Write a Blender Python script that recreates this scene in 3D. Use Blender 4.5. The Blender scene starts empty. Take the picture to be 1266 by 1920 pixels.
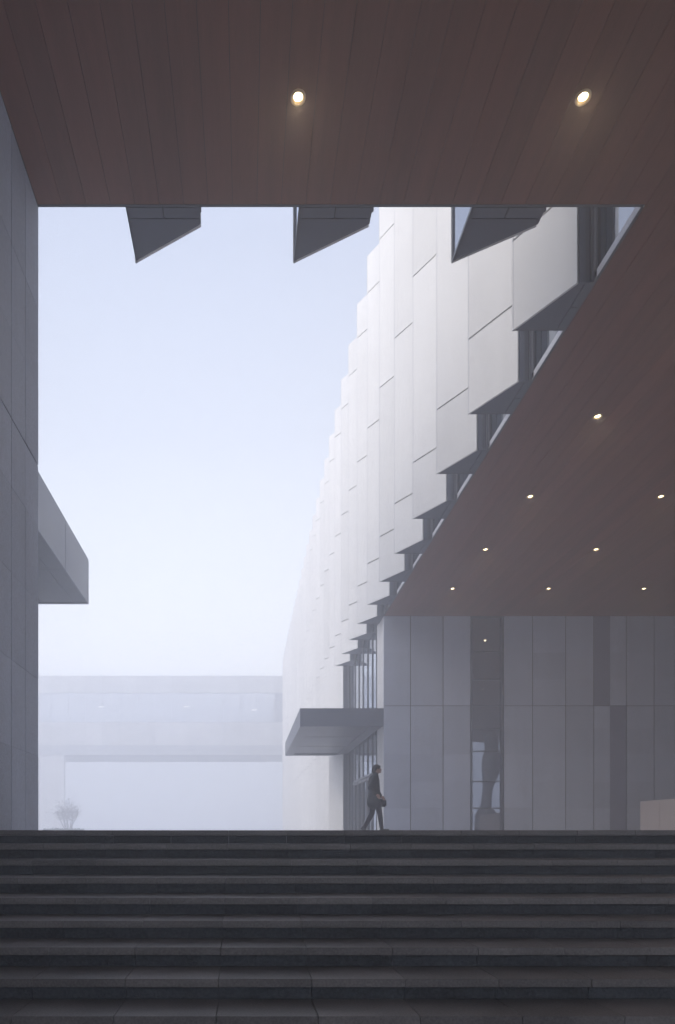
import bpy, bmesh, math, random
from mathutils import Vector, Matrix
random.seed(7)
R = math.radians
S = bpy.context.scene
COL = S.collection

# ------------------------------------------------------------------ camera, sky, sun, exposure
EYE = -0.051                      # the eye is just below the landing (z = 0)
cam = bpy.data.objects.new('camera', bpy.data.cameras.new('camera'))
COL.objects.link(cam)
cam.location = (0, 0, EYE)
cam.rotation_euler = (R(90), 0, 0)
cam.data.sensor_fit = 'VERTICAL'
cam.data.sensor_height = 36; cam.data.sensor_width = 36
cam.data.lens = 24.0
cam.data.shift_x = 173/1920
cam.data.shift_y = 605/1920
cam.data.clip_start = 0.05
cam.data.clip_end = 2000
S.camera = cam
S.render.resolution_x = 675; S.render.resolution_y = 1024

W = bpy.data.worlds.new('World'); S.world = W; W.use_nodes = True
nt = W.node_tree; nt.nodes.clear()
out = nt.nodes.new('ShaderNodeOutputWorld')
sky = nt.nodes.new('ShaderNodeTexSky'); sky.sky_type = 'NISHITA'; sky.sun_disc = False
sky.sun_elevation = R(38); sky.sun_rotation = R(250); sky.dust_density = 4.0; sky.air_density = 1.0
bg1 = nt.nodes.new('ShaderNodeBackground'); bg1.inputs[1].default_value = 0.035
nt.links.new(sky.outputs[0], bg1.inputs[0])
# thin fog overhead: pale near the horizon, bluer higher up, the same all the way round
tc = nt.nodes.new('ShaderNodeTexCoord'); sep = nt.nodes.new('ShaderNodeSeparateXYZ')
nt.links.new(tc.outputs['Generated'], sep.inputs[0])
ramp = nt.nodes.new('ShaderNodeValToRGB'); nt.links.new(sep.outputs[2], ramp.inputs[0])
def lin(c, k=1):
    return tuple(k*((v/255)/12.92 if v/255 <= .04045 else ((v/255+.055)/1.055)**2.4) for v in c) + (1,)
stops = [(0.0, (209, 216, 236), 1.12), (0.12, (219, 224, 238), 1.14), (0.235, (238, 239, 242), 1.22), (0.36, (229, 232, 239), 1.06),
         (0.50, (216, 221, 234), .92), (0.66, (205, 213, 233), .80), (1.0, (184, 199, 238), 1.05)]
while len(ramp.color_ramp.elements) < len(stops): ramp.color_ramp.elements.new(0.5)
for e, (p, c, k) in zip(ramp.color_ramp.elements, stops): e.position = p; e.color = lin(c, k)
bg2 = nt.nodes.new('ShaderNodeBackground'); nt.links.new(ramp.outputs[0], bg2.inputs[0])
bg2.inputs[1].default_value = 0.97
add = nt.nodes.new('ShaderNodeAddShader')
nt.links.new(bg1.outputs[0], add.inputs[0]); nt.links.new(bg2.outputs[0], add.inputs[1])
nt.links.new(add.outputs[0], out.inputs[0])

sd = bpy.data.lights.new('sun', 'SUN'); sd.energy = .95; sd.angle = R(25); sd.color = (1, .93, .84)
sun = bpy.data.objects.new('sun', sd); COL.objects.link(sun)
sun.rotation_euler = Vector((math.cos(R(188))*math.cos(R(38)), math.sin(R(188))*math.cos(R(38)), math.sin(R(38)))).to_track_quat('Z', 'Y').to_euler()

S.view_settings.view_transform = 'Standard'; S.view_settings.look = 'None'
S.view_settings.gamma = 1; S.view_settings.use_curve_mapping = False
S.view_settings.exposure = 0.58
S.render.engine = 'CYCLES'
S.cycles.volume_bounces = 4; S.cycles.max_bounces = 8; S.cycles.diffuse_bounces = 4

# ------------------------------------------------------------------ materials
def mat(name, col, rough=.6, metal=0, noise=.12, nscale=6, bump=0, bscale=60, rnd=.06, stretch=(1, 1, 1), spec=.5,
        fine=0, fscale=120, fstretch=(1, 1, 1), tint2=None, rrough=0, streak=0, sscale=3, sstretch=(1, 1, .08)):
    m = bpy.data.materials.new(name); m.use_nodes = True
    n = m.node_tree.nodes; l = m.node_tree.links
    p = n['Principled BSDF']; p.inputs['Roughness'].default_value = rough
    p.inputs['Metallic'].default_value = metal; p.inputs['Specular IOR Level'].default_value = spec
    g = n.new('ShaderNodeNewGeometry')
    def tex(scale, st, detail=5):
        mp = n.new('ShaderNodeMapping'); mp.inputs['Scale'].default_value = st
        l.new(g.outputs['Position'], mp.inputs[0])
        t = n.new('ShaderNodeTexNoise'); t.inputs['Scale'].default_value = scale; t.inputs['Detail'].default_value = detail
        l.new(mp.outputs[0], t.inputs['Vector']); return t
    def math_(op, a, b):
        k = n.new('ShaderNodeMath'); k.operation = op
        for i, v in enumerate((a, b)):
            if hasattr(v, 'links'): l.new(v, k.inputs[i])
            else: k.inputs[i].default_value = v
        return k.outputs[0]
    t = tex(nscale, stretch)
    v = math_('MULTIPLY', math_('SUBTRACT', t.outputs['Fac'], .5), noise*2)
    if fine:
        f = tex(fscale, fstretch, 3)
        v = math_('ADD', v, math_('MULTIPLY', math_('SUBTRACT', f.outputs['Fac'], .5), fine*2))
    if streak:
        k_ = tex(sscale, sstretch, 4)
        v = math_('ADD', v, math_('MULTIPLY', math_('SUBTRACT', k_.outputs['Fac'], .5), streak*2))
    if rnd:
        oi = n.new('ShaderNodeObjectInfo')
        v = math_('ADD', v, math_('MULTIPLY', math_('SUBTRACT', oi.outputs['Random'], .5), rnd*2))
    v = math_('ADD', v, 1.0)
    if tint2:
        mx = n.new('ShaderNodeMix'); mx.data_type = 'RGBA'
        t2 = tex(nscale*.35, stretch)
        l.new(t2.outputs['Fac'], mx.inputs[0])
        mx.inputs[6].default_value = (*col, 1); mx.inputs[7].default_value = (*tint2, 1); base = mx.outputs[2]
    vm = n.new('ShaderNodeVectorMath'); vm.operation = 'SCALE'
    if tint2: l.new(base, vm.inputs[0])
    else: vm.inputs[0].default_value = col
    l.new(v, vm.inputs['Scale']); l.new(vm.outputs[0], p.inputs['Base Color'])
    if rrough:
        l.new(math_('ADD', math_('MULTIPLY', t.outputs['Fac'], rrough), rough-rrough*.5), p.inputs['Roughness'])
    if bump:
        b = n.new('ShaderNodeBump'); b.inputs['Strength'].default_value = bump; b.inputs['Distance'].default_value = .01
        bt = tex(bscale, fstretch if fine else (1, 1, 1), 4); l.new(bt.outputs['Fac'], b.inputs['Height'])
        l.new(b.outputs[0], p.inputs['Normal'])
    return m

M = {}
M['white'] = mat('white_cladding', (.83, .82, .80), .55, noise=.06, nscale=.6, rnd=.055, streak=.05, fine=.02, fscale=8, fstretch=(1, 1, .3), bump=.05, bscale=30)
M['metal'] = mat('charcoal_metal', (.135, .147, .19), .5, noise=.1, nscale=1.5, rnd=.05)  # bluish base carries the sky tint of the shaded undersides
M['metal_dark'] = mat('joint_black', (.03, .03, .036), .6, noise=.05, rnd=0)
M['metal_deep'] = mat('haze_offset_metal', (.055, .062, .085), .5, noise=.1, nscale=1.5, rnd=.05)  # darker copy of the charcoal metal, countering haze over the slab underside
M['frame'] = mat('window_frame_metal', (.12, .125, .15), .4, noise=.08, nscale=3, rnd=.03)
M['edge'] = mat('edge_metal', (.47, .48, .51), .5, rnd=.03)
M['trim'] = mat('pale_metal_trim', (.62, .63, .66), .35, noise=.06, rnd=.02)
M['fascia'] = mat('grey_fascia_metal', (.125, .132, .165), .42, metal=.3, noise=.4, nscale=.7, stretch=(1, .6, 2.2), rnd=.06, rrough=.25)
M['stone'] = mat('grey_stone_cladding', (.53, .57, .66), .75, streak=.10, noise=.10, nscale=1.3, rnd=.08, fine=.22, fscale=38, bump=.2, bscale=60, tint2=(.49, .53, .62))  # base tinted blue, standing in for sky and fog light
M['stone_dark'] = mat('darker_stone_cladding', (.25, .26, .34), .75, noise=.12, nscale=1.3, rnd=.05, fine=.10, fscale=45, bump=.15)
M['stone_warm'] = mat('warm_pale_stone', (.52, .46, .45), .7, noise=.08, nscale=2, rnd=.04, fine=.06, fscale=60)
M['stone_lit'] = mat('sky_lit_pier_stone', (.62, .61, .60), .7, noise=.06, nscale=2, rnd=.03, fine=.05, fscale=60)  # paler copy of the stone, sky light from the left put into its colour
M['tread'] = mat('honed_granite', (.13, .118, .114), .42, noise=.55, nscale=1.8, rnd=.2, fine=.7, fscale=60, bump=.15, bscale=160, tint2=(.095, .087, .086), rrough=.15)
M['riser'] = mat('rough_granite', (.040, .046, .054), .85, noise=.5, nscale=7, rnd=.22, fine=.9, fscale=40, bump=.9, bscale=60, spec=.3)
M['wood'] = mat('brown_ceiling_board', (.22, .078, .050), .5, noise=.3, nscale=1.2, stretch=(6, .35, 1), rnd=.11, fine=.3, fscale=30, fstretch=(6, .12, 1), bump=.1, bscale=25)
M['plaza'] = mat('plaza_paving', (.50, .50, .51), .7, noise=.1, nscale=.4, rnd=0, fine=.05, fscale=20)
M['ground'] = mat('distant_ground', (.25, .26, .24), .9, noise=.2, nscale=.05, rnd=0)
M['concrete'] = mat('concrete', (.62, .63, .65), .8, noise=.08, nscale=.5, rnd=.05)
M['roof'] = mat('roof_membrane', (.3, .3, .31), .9, rnd=0)

def glass(name, tint=(.86, .91, 1.0), fac=.5, dark=(.03, .04, .055), lo=.14):
    m = bpy.data.materials.new(name); m.use_nodes = True
    n = m.node_tree.nodes; l = m.node_tree.links; n.clear()
    o = n.new('ShaderNodeOutputMaterial'); mx = n.new('ShaderNodeMixShader')
    d = n.new('ShaderNodeBsdfDiffuse'); d.inputs[0].default_value = (*dark, 1)
    g = n.new('ShaderNodeBsdfGlossy'); g.inputs[0].default_value = (*tint, 1); g.inputs['Roughness'].default_value = .02
    # slight waviness of the panes
    tx = n.new('ShaderNodeTexNoise'); tx.inputs['Scale'].default_value = .9; tx.inputs['Detail'].default_value = 1
    ge = n.new('ShaderNodeNewGeometry'); l.new(ge.outputs['Position'], tx.inputs['Vector'])
    b = n.new('ShaderNodeBump'); b.inputs['Strength'].default_value = .05; b.inputs['Distance'].default_value = .05
    l.new(tx.outputs['Fac'], b.inputs['Height']); l.new(b.outputs[0], g.inputs['Normal'])
    fr = n.new('ShaderNodeLayerWeight'); fr.inputs[0].default_value = fac
    mr = n.new('ShaderNodeMapRange'); l.new(fr.outputs['Fresnel'], mr.inputs[0])
    mr.inputs['To Min'].default_value = lo; mr.inputs['To Max'].default_value = 1.0; mr.inputs['From Max'].default_value = .75
    l.new(mr.outputs[0], mx.inputs[0]); l.new(d.outputs[0], mx.inputs[1]); l.new(g.outputs[0], mx.inputs[2])
    l.new(mx.outputs[0], o.inputs[0]); return m
M['glass'] = glass('coated_glass', fac=.55)
M['window'] = glass('smoked_window_glass', tint=(.62, .68, .80), fac=.5, dark=(.11, .12, .145), lo=.34)

M['far_glass'] = glass('fog_faded_glass', fac=.6, dark=(.66, .67, .70), lo=.10)  # pane body pale, fading by fog put into its colour
def emit(name, col, s):
    m = bpy.data.materials.new(name); m.use_nodes = True
    p = m.node_tree.nodes['Principled BSDF']
    p.inputs['Base Color'].default_value = (*col, 1)
    p.inputs['Emission Color'].default_value = (*col, 1); p.inputs['Emission Strength'].default_value = s
    return m
M['lens'] = emit('lamp_lens', (1, .80, .48), 11)
M['led'] = emit('strip_lamp', (1, .97, .92), 1.0)
M['ring'] = mat('lamp_ring', (.80, .62, .40), .45, rnd=0)

# ------------------------------------------------------------------ helpers
def link(o, parent=None):
    COL.objects.link(o)
    if parent is not None: o.parent = parent
    return o
def tag(o, label=None, cat=None, group=None, kind=None):
    for k, v in (('label', label), ('category', cat), ('group', group), ('kind', kind)):
        if v: o[k] = v
    return o
def empty(name, loc=(0, 0, 0), parent=None):
    o = bpy.data.objects.new(name, None); o.location = loc; return link(o, parent)
def box(bm, x0, x1, y0, y1, z0, z1):
    vs = [bm.verts.new((x, y, z)) for z in (z0, z1) for y in (y0, y1) for x in (x0, x1)]
    for f in ((0, 2, 3, 1), (4, 5, 7, 6), (0, 1, 5, 4), (2, 6, 7, 3), (0, 4, 6, 2), (1, 3, 7, 5)):
        bm.faces.new([vs[i] for i in f])
def prism(bm, pts, z0, z1):
    a = [bm.verts.new((x, y, z0)) for x, y in pts]; b = [bm.verts.new((x, y, z1)) for x, y in pts]
    n = len(pts)
    bm.faces.new(a[::-1]); bm.faces.new(b)
    for i in range(n): bm.faces.new((a[i], a[(i+1) % n], b[(i+1) % n], b[i]))
def mesh(name, bm, m, smooth=False):
    bmesh.ops.recalc_face_normals(bm, faces=bm.faces)
    me = bpy.data.meshes.new(name); bm.to_mesh(me); bm.free()
    me.materials.append(m)
    if smooth:
        for p in me.polygons: p.use_smooth = True
    return me
def obj(name, me, parent=None, loc=(0, 0, 0)):
    o = bpy.data.objects.new(name, me); o.location = loc; return link(o, parent)
_cache = {}
def pbox(name, parent, m, x0, x1, y0, y1, z0, z1, bevel=0):
    """a box piece whose mesh is shared with every alike piece; origin at its low corner"""
    k = (round(x1-x0, 4), round(y1-y0, 4), round(z1-z0, 4), m.name, bevel)
    if k not in _cache:
        bm = bmesh.new(); box(bm, 0, k[0], 0, k[1], 0, k[2])
        if bevel: bmesh.ops.bevel(bm, geom=bm.edges[:], offset=bevel, segments=1, affect='EDGES')
        _cache[k] = mesh(name, bm, m)
    return obj(name, _cache[k], parent, (x0, y0, z0))

# key measures (metres; y is the distance from the camera)
HS = 8.60          # soffit height above the plaza
XO = 5.50          # plane of the long facade
YO = 9.42          # plane of the gateway facade
YW = 27.0          # stone wall closing the porch
XL = -2.855        # left stone wall
TOP = 21.70
TN = 13.6          # unseen top of the gateway, kept low to let light reach the fins
PITCH = 2.327; Y0 = 11.72; NF = 32
YEND = Y0 + PITCH*(NF-1)
YB = -9.0         # unseen rear edge of the gateway, drawn in to let light into the porch
XR = 24.0

# ------------------------------------------------------------------ ground
bm = bmesh.new(); box(bm, -6, 26, 7.66, 130, -.3, -.004)
tag(obj('plaza', mesh('plaza', bm, M['plaza'])), kind='structure')
bm = bmesh.new()
v = [bm.verts.new(p) for p in ((-900, -900, -1.70), (900, -900, -1.70), (900, 1200, -1.70), (-900, 1200, -1.70))]
bm.faces.new(v); tag(obj('ground', mesh('ground', bm, M['ground'])), kind='structure')
bm = bmesh.new(); box(bm, -60, -6.004, 9.5, 130, -.35, -.006); box(bm, 26.004, 60, 9.5, 130, -.35, -.006)
tag(obj('pavement', mesh('pavement', bm, M['plaza'])), kind='structure')
bm = bmesh.new(); box(bm, -40, 40, -60, 3.60, -1.69, -1.65)
tag(obj('lower_forecourt', mesh('lower_forecourt', bm, M['tread'])), kind='structure')

# ------------------------------------------------------------------ stairs
st = empty('stairs', (0, 7.6, 0)); tag(st, kind='structure')
def child(o, parent):            # keep world position under a moved parent
    o.location = Vector(o.location) - Vector(parent.location); o.parent = parent; return o
JW = .647; T = .41; RI = .15; SL = .058
xs0 = -.185 - 5*JW
NX = 17
body = bmesh.new()
extra = bmesh.new(); extra_r = bmesh.new()
for k in range(11):
    yn = 7.60 - T*k; z = -RI*k
    depth = T+.05 if k else T+.35
    for i in range(NX):
        a = xs0 + i*JW; b = a + JW
        dz = random.uniform(-.0006, .0006); g = random.uniform(.001, .002)
        if k < 10:
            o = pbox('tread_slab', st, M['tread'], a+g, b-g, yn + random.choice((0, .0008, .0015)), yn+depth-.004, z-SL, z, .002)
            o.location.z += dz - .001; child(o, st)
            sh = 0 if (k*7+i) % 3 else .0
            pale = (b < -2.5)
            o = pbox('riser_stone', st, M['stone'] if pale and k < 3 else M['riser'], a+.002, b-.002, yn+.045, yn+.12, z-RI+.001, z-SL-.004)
            o.location.y += random.uniform(0, .004); child(o, st)
    prismy = box(body, -9, 13, yn+.10, 7.9, z-RI, z-SL-.012)
    for (a, b) in ((-9, xs0-.004), (xs0+NX*JW+.004, 13)):
        box(extra, a, b, yn, yn+depth-.004, z-SL, z-.001)
        box(extra_r, a, b, yn+.045, yn+.12, z-RI+.001, z-SL-.004)
child(obj('stair_core', mesh('stair_core', body, M['metal_dark']), st), st)
o = child(obj('outer_tread', mesh('outer_tread', extra, M['tread']), st), st); o['kind'] = 'stuff'
o = child(obj('outer_riser', mesh('outer_riser', extra_r, M['riser']), st), st); o['kind'] = 'stuff'

# ------------------------------------------------------------------ left stone wall
lw = empty('stone_wall', (XL, YO, 0))
tag(lw, 'tall grey stone clad wall filling the left edge, beside the top of the stairs', 'wall')
bm = bmesh.new(); box(bm, -8, XL-.045, -2, YO-.045, -1.66, HS+.028)
child(obj('wall_core', mesh('wall_core', bm, M['metal_dark']), lw), lw)
rows = [-.002, 1.03, 2.09, 3.15, 4.20, 5.04, 6.10, 7.18, HS]
cols = [YO, 8.87, 8.34, 7.25, 6.2, 5.1, 4.0, 2.9, 1.8, .7, -.4, -2]
for j in range(len(rows)-1):
    for i in range(len(cols)-1):
        gz = .013 if rows[j+1] == 5.04 else .0022; gz0 = .013 if rows[j] == 5.04 else .0022
        gy = .004 if i == 0 else .011; gy0 = .011 if i != 1 else .004
        z0 = rows[j]+gz0
        if j == 0 and i >= 3: z0 = -1.65
        o = pbox('stone_panel', lw, M['stone'], XL-.04, XL-random.choice((0, .0015, .003)), cols[i+1]+gy, cols[i]-(gy0 if i else 0), z0, rows[j+1]-gz)
        child(o, lw)
    o = pbox('stone_panel', lw, M['stone'], -4.6, XL-.043, YO-.04, YO, rows[j]+.003, rows[j+1]-.003); child(o, lw)

# ------------------------------------------------------------------ the gateway building
gb = empty('gateway_building', (XO, YW, 0))
tag(gb, 'large building with white sawtooth fins, brown boarded soffit and grey stone back wall', 'building')
def gpart(name): 
    return child(empty(name, gb.location), gb)
def sub(o, part):                 # world coordinates -> under a part of gb sitting at gb's origin
    o.location = Vector(o.location) - gb.location; return o
# body
bm = bmesh.new()
box(bm, -8, XO-.25, YB, YO-.16, HS+.10, TN)
box(bm, XO-.25, XR+4, YB, YO-.16, HS+.10, TN-.002)
box(bm, XO+.16, XR+4, YO-.16, YW+.3, HS+.10, TOP-.002)
box(bm, XO+1.4, XR+4, YW+.3, YEND+1.0, 4.0, TOP-.004)
sub(obj('upper_storeys', mesh('upper_storeys', bm, M['concrete']), gb), gb)
bm = bmesh.new(); box(bm, XO+.15, XR+4.1, YO-.16, YEND+1, TOP+.002, TOP+.12); box(bm, -8.1, XR+4.1, YB-.1, YO-.162, TN+.002, TN+.12)
sub(obj('roof', mesh('roof', bm, M['roof']), gb), gb)
# soffit boards
so = gpart('soffit')
BW = .3345
xb = XL + .004
i = 0
while xb < XR:
    x1 = xb + BW
    y1 = YO-.05 if x1 <= XO-.02 else YW-.004
    if xb < XO-.02 < x1: x1c = XO-.045
    else: x1c = x1
    if xb < XO-.02 <= x1:   # split board at the corner
        sub(pbox('soffit_board', so, M['wood'], xb+.002, XO-.001, YB, YO-.05, HS, HS+.02), so)
        sub(pbox('soffit_board', so, M['wood'], XO+.0, x1-.002, YB, YW-.004, HS, HS+.02), so)
    else:
        o = sub(pbox('soffit_board', so, M['wood'], xb+.003, x1-.003, YB, y1, HS, HS+.02), so)
        o.location.z += random.uniform(-.0012, .0012)
    xb = x1
bm = bmesh.new(); box(bm, XL-5, XR, YB, YO-.012, HS+.03, HS+.095); box(bm, XO+.03, XR, YO-.158, YW+.2, HS+.03, HS+.095)
sub(obj('soffit_backing', mesh('soffit_backing', bm, M['metal_dark']), so), so)
bm = bmesh.new(); box(bm, XL, XO-.02, YO-.046, YO-.013, HS-.004, HS+.028); box(bm, XO-.04, XO-.006, YO+.0, YW, HS-.004, HS+.03)
sub(obj('edge_trim', mesh('edge_trim', bm, M['frame']), so), so)
# glass above the soffit, both facades (behind the fins)
gw = gpart('window_wall')
for n in range(-1, NF):
    yy = Y0 + PITCH*n
    zb = HS+.03 if n < 7 else (0.0 if n <= 10 else 0)
    if n >= 7: continue
    sub(pbox('pane', gw, M['glass'], XO+.0, XO+.02, yy-PITCH+.01, yy-.01, HS+.13, TOP), gw)
for n in range(11, NF):
    yy = Y0 + PITCH*n
    sub(pbox('pane', gw, M['glass'], XO+.0, XO+.02, yy-PITCH+.01, yy-.01, 0, TOP), gw)
for q in range(-2, 5):
    xx = .744 + 2.389*q
    x1 = min(xx+2.389-.01, XO-.02)
    if x1 > xx: sub(pbox('pane', gw, M['glass'], xx, x1, YO-.01, YO+.01, HS+.26, TN), gw)

# fins: local (s along the facade, p out from it)
P, PB, SW = .92, .30, 1.02
def fin_parts(zb, rows_, conv, TOP):
    """list of (name, mesh, ) in local coordinates, conv maps (s, p) -> (x, y)"""
    res = []
    def pr(name, pts, z0, z1, m):
        b = bmesh.new(); prism(b, [conv(*q) for q in pts], z0, z1); res.append((name, mesh(name, b, m)))
    A = Vector((0, P)); B = Vector((SW, PB)); d = (B-A).normalized(); nrm = Vector((-d.y, d.x)) * 1.0
    if nrm.y < 0: nrm = -nrm
    th = .035
    lv = [zb] + [r for r in rows_ if r > zb+.3] + [TOP]
    inn = lambda v, k: (v.x - nrm.x*k, v.y - nrm.y*k)
    for a, b_ in zip(lv[:-1], lv[1:]):
        pr('white_panel', [tuple(A), tuple(B), inn(B, th), inn(A, th)], a + (0 if a == zb else .019), b_ - (.019 if b_ != TOP else 0), M['white'])
    pr('edge_profile', [(-.004, P+.001), (.024, P-.014), (.024, P-.045), (-.003, P-.05)], zb, TOP, M['edge'])
    # dark core just behind the cladding
    pr('fin_core', [(.045, P-.09), inn(B - d*.05, th+.012), (SW-.05, 0.02), (.045, 0.02)], zb+.03, TOP-.01, M['metal_dark'])
    # reveal facing the viewer (end of the fin)
    pr('reveal_panel', [(SW, PB-.043), (SW, .165), (SW-.04, .165), (SW-.04, PB-.043)], zb, TOP, M['metal'])
    pr('reveal_panel', [(SW-.03, .15), (SW-.03, .085), (SW-.045, .085), (SW-.045, .15)], zb, TOP, M['frame'])
    pr('reveal_panel', [(SW+.02, .07), (SW+.02, .03), (SW-.045, .03), (SW-.045, .07)], zb, TOP, M['frame'])
    pr('reveal_frame', [(SW+.10, .05), (SW+.10, .024), (SW+.03, .024), (SW+.03, .05)], zb+.14, TOP, M['frame'])
    # far side: tall narrow window
    pr('side_window', [(.012, P-.055), (.03, P-.055), (.03, .03), (.012, .03)], zb+.06, TOP-.02, M['glass'])
    pr('side_frame', [(0, P-.05), (.04, P-.05), (.04, 0.005), (0, 0.005)], zb, zb+.055, M['frame'])
    # underside panels
    pr('underside_panel', [(0.002, P-.052), inn(B, th+.004), (SW-.045, .175), (.002, .175)], zb, zb+.025, M['metal'])
    pr('underside_panel', [(0.002, .158), (SW/2-.009, .158), (SW/2-.009, .004), (.002, .004)], zb, zb+.025, M['metal'])
    pr('underside_panel', [(SW/2+.009, .158), (SW, .158), (SW, .004), (SW/2+.009, .004)], zb, zb+.025, M['metal'])
    return res
ROWS = [5.04, 10.13, 15.22, 20.30]
convR = lambda s, p: (-p, -s)
convN = lambda s, p: (s, p)
setHi = fin_parts(HS, [10.13, 15.22, 20.30], convR, TOP)
setLo = fin_parts(0, ROWS, convR, TOP)
setN = fin_parts(HS, [10.13], convN, TN)
for n in range(NF):
    f = sub(empty('facade_fin', (XO, Y0+PITCH*n, 0), gb), gb)
    for nm, me in (setHi if n < 11 else setLo): obj(nm, me, f)
    if n < 7:
        bm = bmesh.new()
        box(bm, -.045, .0, -PITCH+.012, -SW-.11, HS+.01, HS+.125)
        if n == 0: TR = mesh('sill_trim', bm, M['trim'])
        else: bm.free()
        obj('sill_trim', TR, f)
for q in range(-1, 2):
    f = sub(empty('facade_fin', (.744 + 2.389*q - .005, YO, 0), gb), gb)
    for nm, me in setN:
        obj(nm, me, f)

# closing stone wall with tall window
wl = gpart('back_wall')
cx = [5.48, 6.54, 7.83, 8.92, 10.23, 11.37, 12.68, 13.79, 14.43, 15.08, 16.18, 17.28, 18.4, 19.5, 20.6, 21.8, 22.9, XR]
rz = [0.002, 1.00, 2.04, 3.13, 4.15, 5.05, 6.10, 7.15, HS-.003]
bm = bmesh.new(); box(bm, 5.52, 8.9, YW+.045, YW+1.3, 0, HS+.02); box(bm, 10.25, XR, YW+.045, YW+1.3, 0, HS+.02)
sub(obj('wall_core', mesh('wall_core', bm, M['metal_dark']), wl), wl)
for i in range(len(cx)-1):
    if cx[i] == 8.92: continue
    for j in range(len(rz)-1):
        narrow = cx[i] in (14.43,)
        m = M['stone']
        if cx[i] == 13.79 and j >= 5: m = M['stone_dark']
        if cx[i] == 14.43 and j < 5: m = M['stone_dark']
        ga = .003 if narrow else .019; gb_ = .003 if cx[i+1] == 14.43 else .019
        z0 = rz[j] + (.013 if rz[j] == 5.05 else .002); z1 = rz[j+1] - (.013 if rz[j+1] == 5.05 else .002)
        sub(pbox('stone_panel', wl, m, cx[i]+(ga if i else 0), cx[i+1]-gb_, YW, YW+.04, z0, z1), wl).location.y += random.uniform(0, .002)
for j in range(len(rz)-1):          # return of the corner pier, sky light painted pale
    z0 = rz[j] + .004; z1 = rz[j+1] - .004
    sub(pbox('stone_panel', wl, M['stone_lit'], 5.482, 5.518, YW+.044, YW+1.38, z0, z1), wl)
wn = gpart('tall_window')
zt = [0.06, 1.0, 2.06, 3.26, 4.15, 5.07, 6.1, 7.2, HS-.06]
for z in [0.03] + zt[1:-1] + [HS-.035]:
    sub(pbox('transom', wn, M['frame'], 9.0, 10.15, YW+.10, YW+.17, z-.025, z+.025), wn)
for x in (8.935, 10.15):
    sub(pbox('jamb', wn, M['frame'], x, x+.065, YW+.02, YW+.20, 0.002, HS-.004), wn)
for a, b in zip(zt[:-1], zt[1:]):
    sub(pbox('pane', wn, M['window'], 9.003, 10.147, YW+.13, YW+.145, a, b), wn).rotation_euler.x = random.uniform(-.003, .003)
bm = bmesh.new(); box(bm, 8.91, 10.24, YW+.25, YW+1.3, 0, HS+.02)
sub(obj('dark_backing', mesh('dark_backing', bm, M['metal_dark']), wn), wn)
# right end wall of the porch
bm = bmesh.new(); box(bm, XR, XR+.6, 8, YW+1.3, -.3, HS+.1)
sub(obj('end_wall', mesh('end_wall', bm, M['stone']), gb), gb)

# entrance curtain wall under the raised fins
en = gpart('entrance_glazing')
ys = YW+1.40; ye = Y0+PITCH*11-SW-.1
bm = bmesh.new(); box(bm, XO+.5, XO+.6, ys, ye+.2, 0, HS+5)
sub(obj('inner_wall', mesh('inner_wall', bm, M['concrete']), en), en)
ym = [28.5, 29.46, 30.6, 31.8, 32.95, 34.1, 35.3, ye-.06]
for y in ym:
    sub(pbox('mullion', en, M['frame'], XO-.04, XO-.002, y-.028, y+.028, 0, TOP), en)
for a, b in zip(ym[:-1], ym[1:]):
    for z0, z1 in ((.05, 2.50), (2.60, 5.04), (5.09, HS), (HS+.03, 12.6), (12.65, 17.2), (17.25, TOP)):
        sub(pbox('pane', en, M['glass'], XO+.0, XO+.02, a+.03, b-.03, z0, z1), en)
sub(pbox('transom', en, M['frame'], XO-.05, XO-.004, ys, ye, 5.04, 5.09), en)
sub(pbox('door_header', en, M['fascia'], XO-.12, XO-.004, 29.49, 34.07, 2.505, 2.60), en)
for a, b in ((29.50, 30.55), (30.65, 31.75), (31.85, 32.9), (33.0, 34.05)):
    d = sub(empty('door', (XO, a, 0), en), en)
    bm = bmesh.new(); w = b-a
    box(bm, -.07, -.03, .02, .10, .02, 2.49); box(bm, -.07, -.03, w-.10, w-.02, .02, 2.49)
    box(bm, -.07, -.03, .102, w-.102, .02, .14); box(bm, -.07, -.03, .102, w-.102, 2.38, 2.49)
    # long pull handle on stand-offs
    hy = w-.16
    box(bm, -.14, -.11, hy-.015, hy+.015, .6, 1.95); box(bm, -.108, -.072, hy-.012, hy+.012, .75, .78); box(bm, -.108, -.072, hy-.012, hy+.012, 1.75, 1.78)
    obj('door_frame', mesh('door_frame', bm, M['frame']), en, d.location); bpy.data.objects.remove(d)

# entrance canopy
cp = gpart('entrance_canopy')
X0c, Y1c, Zb, Zt = 2.17, 37.05, 4.23, 4.95
bm = bmesh.new(); box(bm, X0c+.03, XO-.1, YW+.03, Y1c-.03, Zb+.12, Zt-.03)
sub(obj('canopy_core', mesh('canopy_core', bm, M['metal_dark']), cp), cp)
sub(pbox('fascia_panel', cp, M['metal'], X0c, XO-.025, YW, YW+.028, Zb, Zt), cp)
sub(pbox('fascia_panel', cp, M['metal'], X0c, XO-.1, Y1c-.028, Y1c, Zb, Zt), cp)
for k in range(3):
    a = YW+.03 + k*(Y1c-.06-YW)/3; b = YW+.03 + (k+1)*(Y1c-.06-YW)/3
    sub(pbox('fascia_panel', cp, M['fascia'], X0c, X0c+.028, a+.003, b-.003, Zb, Zt), cp)
    sub(pbox('underside_panel', cp, M['fascia'], X0c+.45, XO-.55, a+.06, b-.06, Zb+.07, Zb+.1), cp)
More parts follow.
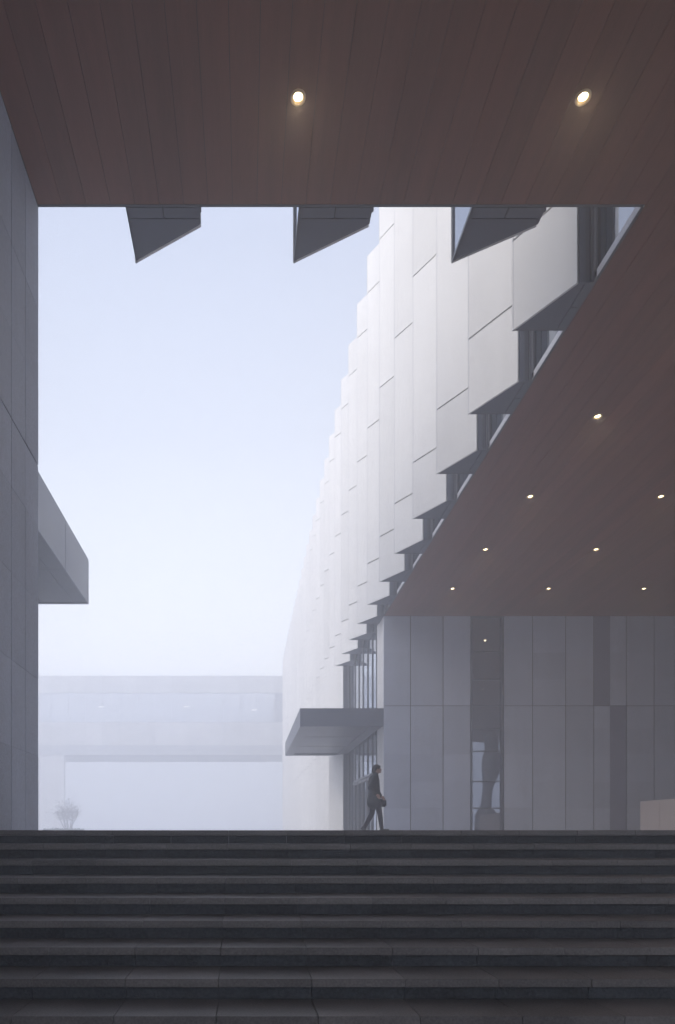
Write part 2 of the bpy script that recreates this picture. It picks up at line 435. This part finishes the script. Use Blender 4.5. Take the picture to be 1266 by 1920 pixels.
for (a, b, c, d) in ((X0c+.03, X0c+.44, YW+.03, Y1c-.03), (XO-.54, XO-.1, YW+.03, Y1c-.03), (X0c+.443, XO-.543, YW+.03, YW+.42), (X0c+.443, XO-.543, Y1c-.42, Y1c-.03)):
    sub(pbox('underside_border', cp, M['fascia'], a, b, c, d, Zb+.002, Zb+.1), cp)
sub(pbox('canopy_top', cp, M['roof'], X0c+.03, XO-.1, YW+.03, Y1c-.03, Zt-.028, Zt-.002), cp)

# ------------------------------------------------------------------ left building with its projecting slab
lb = empty('west_building', (-9, 25.6, 0))
tag(lb, 'grey metal clad building whose slab juts out past the left stone wall', 'building')
bm = bmesh.new(); box(bm, -22, -9, 12, 25.55, -.006, TOP-3)
child(obj('wall', mesh('wall', bm, M['concrete']), lb), lb)
XF, ZB, ZT = -5.87, 8.59, 10.25
bm = bmesh.new(); box(bm, -9, XF-.035, 12.45, 25.56, ZB+.1, ZT-.03)
child(obj('slab_core', mesh('slab_core', bm, M['metal_dark']), lb), lb)
for a, b in ((12.4, 15.7), (15.7, 19.0), (19.0, 22.3), (22.3, 25.6)):
    child(pbox('fascia_panel', lb, M['fascia'], XF-.03, XF, a+.022, b-(.022 if b < 25 else 0), ZB, ZT), lb)
    for (c, d) in ((-8.99, -7.6), (-7.57, -6.45), (-6.43, XF-.034)):
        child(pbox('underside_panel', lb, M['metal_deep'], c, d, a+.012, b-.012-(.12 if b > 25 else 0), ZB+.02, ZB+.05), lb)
child(pbox('end_fascia', lb, M['fascia'], -8.99, XF-.034, 25.48, 25.6, ZB, ZT), lb)

# ------------------------------------------------------------------ far bridging block across the court, colours set pale for the fog
fb = empty('bridging_block', (-12, 93.4, 0))
tag(fb, 'far pale block bridging across the foggy courtyard on a side pier', 'building')
YF = 93.4
bm = bmesh.new(); box(bm, -62, XO+3, YF+.1, YF+9, 10.85, TOP)
child(obj('block_core', mesh('block_core', bm, M['concrete']), fb), fb)
bm = bmesh.new(); box(bm, -62, XO+3, YF+9.002, YF+9.1, 10.85, TOP)
xw = -62; w = 2.36
while xw < XO+3-.1:
    child(pbox('wall_panel', fb, M['white'], xw+.02, xw+w-.02, YF, YF+.08, 19.35, TOP), fb)
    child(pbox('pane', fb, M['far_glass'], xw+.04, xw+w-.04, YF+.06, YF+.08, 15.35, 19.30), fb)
    child(pbox('mullion', fb, M['concrete'], xw-.035, xw+.035, YF+.0, YF+.06, 15.35, 19.30), fb)
    child(pbox('wall_panel', fb, M['white'], xw+.02, xw+w-.02, YF, YF+.08, 12.2, 15.30), fb)
    child(pbox('wall_panel', fb, M['concrete'], xw+.02, xw+w-.02, YF+.01, YF+.08, 10.85, 12.15), fb)
    xw += w
bm.free()
for px, py in ((190, 1325), (350, 1325), (477, 1331)):
    x = (px-460)*YF/1280; z = (1565-py)*YF/1280 + EYE
    child(pbox('strip_lamp', fb, M['led'], x-.35, x+.35, YF+.0, YF+.04, z-.05, z+.05), fb)
for k in range(5):
    child(pbox('pier', fb, M['white'], -28.2-k*3.45, -24.8-k*3.45-.04, YF+.2, YF+.9, 0, 10.84), fb)

# ------------------------------------------------------------------ low parapet on the right
pw = empty('low_wall', (13.6, 15, 0))
tag(pw, 'low pale stone parapet at the right edge on the plaza', 'wall')
for k in range(8):
    b = 23.5 - 1.1*k; a = b-1.1
    child(pbox('stone_panel', pw, M['stone_warm'], 13.6, 13.64, a+.006, b-(.006 if k else 0), 0, 1.05), pw)
child(pbox('stone_panel', pw, M['stone_warm'], 13.643, 13.9, 23.46, 23.5, 0, 1.05), pw)
child(pbox('coping', pw, M['stone_warm'], 13.60, 13.93, 14.7, 23.5, 1.053, 1.09), pw)
bm = bmesh.new(); box(bm, 13.645, 13.89, 14.8, 23.45, 0, 1.05); child(obj('wall_core', mesh('wall_core', bm, M['metal_dark']), pw), pw)

# ------------------------------------------------------------------ added shape out of view, only there to reflect in the tall window
sc = empty('reflection_form', (15.9, 10.0, 0)); tag(sc, 'added tall rounded shape out of view, reflected in the glass of the tall window', 'reflection_form')
def ring_lathe(prof, n=28):
    b = bmesh.new(); rs = []
    for r_, z, ox in prof: rs.append([b.verts.new((ox+r_*.82*math.cos(2*math.pi*i/n), r_*.7*math.sin(2*math.pi*i/n), z)) for i in range(n)])
    for a_, c_ in zip(rs[:-1], rs[1:]):
        for i in range(n): b.faces.new((a_[i], a_[(i+1) % n], c_[(i+1) % n], c_[i]))
    b.faces.new(rs[0][::-1]); b.faces.new(rs[-1]); return b
obj('bulb', mesh('bulb', ring_lathe([(.42, 1.72, -.28), (.36, 2.4, -.25), (.36, 3.0, -.2), (.5, 3.4, -.1), (.66, 4.0, 0), (.72, 4.5, .05), (.7, 5.0, .08), (.58, 5.4, .1), (.5, 6.3, .05), (.3, 6.6, 0)]), M['stone'], True), sc)
obj('base', mesh('base', ring_lathe([(1.0, 0, -.2), (.98, .6, -.2), (.85, 1.2, -.22), (.5, 1.6, -.27), (.42, 1.715, -.28)]), M['stone'], True), sc)

# ------------------------------------------------------------------ downlights
def disc(bm, r, z, n=24, cx=0, cy=0):
    vs = [bm.verts.new((cx+r*math.cos(2*math.pi*i/n), cy+r*math.sin(2*math.pi*i/n), z)) for i in range(n)]
    bm.faces.new(vs); return vs
def lathe(bm, prof, n=24):
    rings = [[bm.verts.new((r*math.cos(2*math.pi*i/n), r*math.sin(2*math.pi*i/n), z)) for i in range(n)] for r, z in prof]
    for a, b in zip(rings[:-1], rings[1:]):
        for i in range(n): bm.faces.new((a[i], a[(i+1) % n], b[(i+1) % n], b[i]))
bm = bmesh.new(); lathe(bm, [(.088, .0), (.088, -.024), (.080, -.028), (.072, -.026), (.050, -.004)])
RING = mesh('trim_ring', bm, M['ring'], True)
bm = bmesh.new(); lathe(bm, [(.0, -.0045), (.03, -.0045), (.050, -.004)]); LENS = mesh('lens', bm, M['lens'], True)
ld = bpy.data.lights.new('lamp_light', 'SPOT'); ld.energy = 17; ld.color = (1, .74, .46); ld.spot_size = R(160); ld.spot_blend = 1; ld.shadow_soft_size = .05
labels = {(0.62, 8.0): 'left one of the two big glowing downlights in the near brown ceiling',
 (3.96, 8.0): 'right one of the two big glowing downlights in the near brown ceiling',
 (7.28, 14.1): 'single glowing downlight highest on the sloping right hand ceiling',
 (7.28, 17.44): 'left downlight of the pair in the second row down on right ceiling',
 (10.62, 17.44): 'right downlight of that second row, by the right edge of the photo',
 (7.28, 20.68): 'left downlight of the third row on the right hand ceiling',
 (10.63, 20.68): 'right downlight of the third row on the right hand ceiling',
 (7.28, 23.97): 'leftmost of three small downlights nearest the stone back wall',
 (10.65, 23.97): 'middle of three small downlights nearest the stone back wall',
 (14.0, 23.97): 'rightmost of three small downlights nearest the stone back wall'}
hidden = [(7.28, 10.8), (10.63, 10.8), (10.63, 14.1), (14.0, 14.1), (14.0, 17.44), (14.0, 20.68), (14.0, 10.8), (7.3, 4.7), (.62, 4.7), (3.96, 4.7)]
for (x, y) in list(labels) + hidden:
    d = empty('downlight', (x, y, HS-.001))
    lb_ = labels.get((x, y)) or 'glowing downlight of the brown ceiling beyond the right edge or above the frame'
    tag(d, lb_, 'ceiling light', 'round downlights in the brown ceiling')
    obj('trim_ring', RING, d); obj('lens', LENS, d)
    lo = bpy.data.objects.new('lamp_light', ld); lo.location = (0, 0, -.035); link(lo, d)

# ------------------------------------------------------------------ bare tree far off, in a round planter
tr = empty('bare_tree', (-18.2, 70, 0))
tag(tr, 'small rounded bare tree fading in the fog of the courtyard', 'tree')
M['fogged_bark'] = mat('fogged_bark', (.36, .36, .37), .9, rnd=0)  # grey lifted so the tree fades, fog put into the colour
M['leaf'] = mat('fogged_leaves', (.28, .28, .27), .9, rnd=0)  # fog put into the crown colour as well
M['hedge'] = mat('hedge_leaves', (.06, .08, .06), .9, rnd=0)
bm = bmesh.new(); tips = []
def seg(bm, a, b, r0, r1, n=6):
    d = (b-a); q = d.to_track_quat('Z', 'Y')
    A_ = [bm.verts.new(a + q @ Vector((r0*math.cos(2*math.pi*i/n), r0*math.sin(2*math.pi*i/n), 0))) for i in range(n)]
    B_ = [bm.verts.new(b + q @ Vector((r1*math.cos(2*math.pi*i/n), r1*math.sin(2*math.pi*i/n), 0))) for i in range(n)]
    for i in range(n): bm.faces.new((A_[i], A_[(i+1) % n], B_[(i+1) % n], B_[i]))
rt = random.Random(4)
def limb(p, q, r0, r1, wob, n=5):
    prev = p
    for i in range(1, n+1):
        t = i/n
        c = p.lerp(q, t) + Vector((0, 0, -.35*math.sin(math.pi*t)*(q-p).length*.25)) + Vector((rt.gauss(0, wob), rt.gauss(0, wob), rt.gauss(0, wob)))*(t < 1)
        seg(bm, prev, c, r0+(r1-r0)*(i-1)/n, r0+(r1-r0)*t, 5); prev = c
    return prev
for k in range(9):
    a = k*2.4; r_ = rt.uniform(.35, 1.1)
    m1 = limb(Vector((.12*math.cos(a), .12*math.sin(a), .3)), Vector((r_*math.cos(a), r_*math.sin(a), rt.uniform(1.3, 2.6))), .06, .035, .04)
    for _ in range(9):
        th_ = rt.uniform(0, 6.28); cz = rt.uniform(-.75, 1); rr = math.sqrt(1-cz*cz)*rt.uniform(.6, 1.0)
        tip = Vector((1.6*rr*math.cos(th_), 1.6*rr*math.sin(th_), 2.3+1.45*cz*rt.uniform(.7, 1)))
        if (tip-m1).length > 2.2: tip = m1.lerp(tip, .6)
        e = limb(m1, tip, .024, .010, .05); tips.append(e)
        for _ in range(4):
            q = m1.lerp(e, rt.uniform(.4, 1)); t2 = q + Vector((rt.gauss(0, .3), rt.gauss(0, .3), rt.gauss(.1, .25)))
            seg(bm, q, t2, .010, .005, 4); tips.append(t2)
obj('trunk', mesh('trunk', bm, M['fogged_bark']), tr)
bm = bmesh.new()
for t in tips:
    for _ in range(1):
        c = t + Vector((rt.gauss(0, .14), rt.gauss(0, .14), rt.gauss(0, .12))); a = rt.uniform(0, 6.3); s = .05
        u = Vector((math.cos(a), math.sin(a), rt.uniform(-.5, .5)))*s; w_ = Vector((rt.uniform(-1, 1), rt.uniform(-1, 1), rt.uniform(-1, 1))).normalized()*s
        bm.faces.new([bm.verts.new(c+u), bm.verts.new(c+w_), bm.verts.new(c-u), bm.verts.new(c-w_)])
obj('crown', mesh('crown', bm, M['leaf']), tr)
pl = empty('planter', (-18.6, 70, 0)); tag(pl, 'low round planting bed under the foggy tree', 'planter')
bm = bmesh.new(); lathe(bm, [(2.3, 0), (2.3, .32), (2.12, .32), (2.12, .25), (.0, .27)], 40); obj('bed_wall', mesh('bed_wall', bm, M['concrete']), pl)
bm = bmesh.new()
for _ in range(1500):
    a = rt.uniform(0, 6.283); r = 2.05*math.sqrt(rt.random()); hgt = .38 + .2*rt.random()
    c = Vector((r*math.cos(a), r*math.sin(a), rt.uniform(.28, hgt+.05)))
    u = Vector((rt.uniform(-1, 1), rt.uniform(-1, 1), rt.uniform(-1, 1))).normalized()*.07; w_ = Vector((rt.uniform(-1, 1), rt.uniform(-1, 1), rt.uniform(-1, 1))).normalized()*.07
    bm.faces.new([bm.verts.new(c+u), bm.verts.new(c+w_), bm.verts.new(c-u), bm.verts.new(c-w_)])
o = obj('low_plants', mesh('low_plants', bm, M['hedge']), pl); o['kind'] = 'stuff'

# ------------------------------------------------------------------ walking person
M['skin'] = mat('skin', (.42, .26, .20), .55, rnd=0, noise=.04)
M['coat'] = mat('charcoal_coat', (.028, .030, .036), .85, rnd=0, noise=.25, nscale=14, bump=.3, bscale=90)
M['trouser'] = mat('dark_trousers', (.030, .026, .040), .85, rnd=0, noise=.25, nscale=14)
M['shoe'] = mat('black_shoe_leather', (.03, .03, .03), .4, rnd=0)
M['hair'] = mat('dark_hair', (.018, .014, .013), .5, rnd=0, noise=.3, nscale=60)
M['bag'] = mat('black_bag_leather', (.02, .021, .024), .5, rnd=0)
def ball(bm, c, r, sx=1, sy=1, sz=1, rot=None):
    m_ = Matrix.Translation(c)
    if rot is not None: m_ = m_ @ rot
    bmesh.ops.create_uvsphere(bm, u_segments=16, v_segments=10, radius=1, matrix=m_ @ Matrix.Diagonal((r*sx, r*sy, r*sz, 1)))
def cap(bm, a, b, r0, r1, n=14):
    a = Vector(a); b = Vector(b); d = b-a; q = d.to_track_quat('Z', 'Y')
    ra = [bm.verts.new(a + q @ Vector((r0*math.cos(2*math.pi*i/n), r0*math.sin(2*math.pi*i/n), 0))) for i in range(n)]
    rb = [bm.verts.new(b + q @ Vector((r1*math.cos(2*math.pi*i/n), r1*math.sin(2*math.pi*i/n), 0))) for i in range(n)]
    for i in range(n): bm.faces.new((ra[i], ra[(i+1) % n], rb[(i+1) % n], rb[i]))
    bm.faces.new(ra[::-1]); bm.faces.new(rb)
    ball(bm, a, r0); ball(bm, b, r1)
def chain(bm, pts):
    for (a, ra), (b, rb) in zip(pts[:-1], pts[1:]): cap(bm, a, b, ra, rb)
def fuse(name, bm, m, vox, parent, sm=4):
    me = mesh(name, bm, m); o = obj(name, me)
    r = o.modifiers.new('r', 'REMESH'); r.mode = 'VOXEL'; r.voxel_size = vox
    s = o.modifiers.new('s', 'SMOOTH'); s.iterations = sm; s.factor = .5
    dg = bpy.context.evaluated_depsgraph_get(); dg.update()
    me2 = bpy.data.meshes.new_from_object(o.evaluated_get(dg)); bpy.data.objects.remove(o)
    me2.name = name; me2.materials.clear(); me2.materials.append(m)
    for p in me2.polygons: p.use_smooth = True; p.material_index = 0
    return obj(name, me2, parent)
pe = empty('person', (3.29, 17.3, 0)); tag(pe, 'person in a dark coat walking to the right past the corner of the stone wall', 'person')
# facing +x; -y is the side towards the stairs
hipF = (.02, -.09, .90); hipB = (-.02, .09, .90)
kF = (.10, -.09, .50); aF = (.15, -.09, .10)
kB = (-.06, .09, .49); aB = (-.25, .09, .14)
shN = (-.03, -.19, 1.40); shO = (0.0, .18, 1.40)
elN = (-.16, -.24, 1.13); haN = (-.01, -.25, .95)
elO = (.05, .25, 1.13); haO = (.20, .22, .93)
b = bmesh.new()
chain(b, [((-.01, 0, .90), .13), ((-.01, 0, 1.10), .115), ((-.01, 0, 1.30), .13), ((.01, 0, 1.42), .085), ((.03, 0, 1.50), .052), ((.05, 0, 1.56), .052)])
chain(b, [(shN, .055), (elN, .042), (haN, .027)]); chain(b, [(shO, .055), (elO, .042), (haO, .027)])
chain(b, [(hipF, .09), (kF, .058), (aF, .04)]); chain(b, [(hipB, .09), (kB, .058), (aB, .04)])
ball(b, Vector((.055, 0, 1.605)), .1, .92, .76, 1.12)            # skull
ball(b, Vector((.095, 0, 1.565)), .06, .9, .95, 1.0)             # jaw
ball(b, Vector((.158, 0, 1.592)), .014, 1.1, .8, 1.5)            # nose
ball(b, Vector((.142, 0, 1.556)), .012, .8, 1.9, .7)             # lips
ball(b, Vector((.138, 0, 1.528)), .018, 1, 1.2, .9)              # chin
for s in (-1, 1):
    ball(b, Vector((.045, s*.077, 1.595)), .024, .8, .35, 1.3)   # ears
for (w0, el, s) in ((haN, elN, 1), (haO, elO, -1)):
    w0 = Vector(w0); d = (w0-Vector(el)).normalized(); side = Vector((0, 1, 0)); up = d.cross(side).normalized()
    palm = w0 + d*.05
    cap(b, w0, palm, .026, .03)
    ball(b, palm + d*.01, .036, 1, .55, 1)
    for i, L in enumerate((.066, .076, .072, .056)):
        base = palm + d*.03 + up*(.024-.016*i); k1 = base + d*L*.5 + side*s*.008; k2 = k1 + d*L*.3 + side*s*.022
        cap(b, base, k1, .0085, .008, 8); cap(b, k1, k2, .008, .007, 8)
    t0 = w0 + d*.02 + up*.028; t1 = t0 + d*.03 + up*.02; cap(b, t0, t1, .011, .009, 8); cap(b, t1, t1 + d*.028, .009, .008, 8)
fuse('body', b, M['skin'], .0075, pe, 3)
b = bmesh.new()   # eyes
for s in (-1, 1): ball(b, Vector((.140, s*.028, 1.605)), .009)
obj('eyes', mesh('eyes', b, M['hair'], True), pe)
b = bmesh.new()   # hair
ball(b, Vector((.035, 0, 1.635)), .105, .98, .84, .95); ball(b, Vector((-.03, 0, 1.575)), .07, .8, .95, 1.2)
ball(b, Vector((.095, 0, 1.68)), .05, 1.0, 1.1, .5)
fuse('hair', b, M['hair'], .008, pe)
b = bmesh.new()   # coat
chain(b, [((-.01, -.05, 1.36), .10), ((-.01, .05, 1.36), .10)])
chain(b, [((-.03, -.06, 1.34), .125), ((-.02, -.05, 1.12), .135), ((-.02, -.05, .95), .15), ((-.02, -.05, .76), .165)])
chain(b, [((-.03, .06, 1.34), .125), ((-.02, .05, 1.12), .135), ((-.02, .05, .95), .15), ((-.03, .05, .76), .17)])
chain(b, [(shN, .082), (elN, .07), ((haN[0]-.02, haN[1], haN[2]+.03), .045)])
chain(b, [(shO, .082), (elO, .07), ((haO[0]-.02, haO[1], haO[2]+.03), .045)])
chain(b, [((.0, -.02, 1.42), .085), ((.015, 0, 1.485), .068)])
chain(b, [((-.14, -.05, .72), .05), ((.12, -.05, .72), .05)]); chain(b, [((-.14, .05, .72), .05), ((.12, .05, .72), .05)])
fuse('coat', b, M['coat'], .012, pe, 5)
b = bmesh.new()   # trousers
chain(b, [((.0, -.08, .88), .11), ((hipF[0]+.02, -.09, .74), .095), (kF, .066), (aF, .05)])
chain(b, [((-.02, .08, .88), .11), ((hipB[0]-.01, .09, .74), .095), (kB, .066), (aB, .05)])
fuse('trousers', b, M['trouser'], .010, pe)
for (a, tilt) in ((aF, R(-14)), (aB, R(38))):
    b = bmesh.new(); rot = Matrix.Rotation(tilt, 4, 'Y')
    ax = Vector(a)
    for (dx, dz, r, sx, sz) in ((-.02, -.035, .045, 1.1, .95), (.05, -.05, .042, 1.5, .75), (.13, -.062, .04, 1.3, .55)):
        c = rot @ Vector((dx, 0, dz)); ball(b, ax + c, r, sx, .95, sz, rot)
    c0 = rot @ Vector((-.05, 0, -.085)); c1 = rot @ Vector((.15, 0, -.085)); cap(b, ax + c0, ax + c1, .014, .014)
    cap(b, ax, ax + rot @ Vector((-.01, 0, -.04)), .045, .046)
    fuse('shoe', b, M['shoe'], .008, pe)
bg = empty('handbag', (3.29+.22, 17.3+.22, 0)); tag(bg, 'small black bag held forward by the walking person', 'bag')
b = bmesh.new(); box(b, -.11, .11, -.05, .05, .66, .86); bmesh.ops.bevel(b, geom=b.edges[:], offset=.03, segments=3, affect='EDGES')
obj('bag_body', mesh('bag_body', b, M['bag'], True), bg)
b = bmesh.new(); pts = [Vector((-.08*math.cos(t)*1, 0, .85+.055*math.sin(t))) for t in [math.pi*i/8 for i in range(9)]]
for p, q in zip(pts[:-1], pts[1:]): seg(b, p, q, .009, .009, 6)
obj('handle', mesh('handle', b, M['bag'], True), bg)

# ------------------------------------------------------------------ haze
bm = bmesh.new(); box(bm, -95, 95, -62, 165, -2.7, 22.6)
hz = bpy.data.materials.new('haze'); hz.use_nodes = True; hn = hz.node_tree; hn.nodes.clear()
ho = hn.nodes.new('ShaderNodeOutputMaterial'); hv = hn.nodes.new('ShaderNodeVolumePrincipled')
hv.inputs['Color'].default_value = (.96, .97, 1.0, 1); hv.inputs['Density'].default_value = .0168; hv.inputs['Anisotropy'].default_value = .55
hn.links.new(hv.outputs[0], ho.inputs['Volume'])
tag(obj('haze', mesh('haze', bm, hz)), kind='stuff')
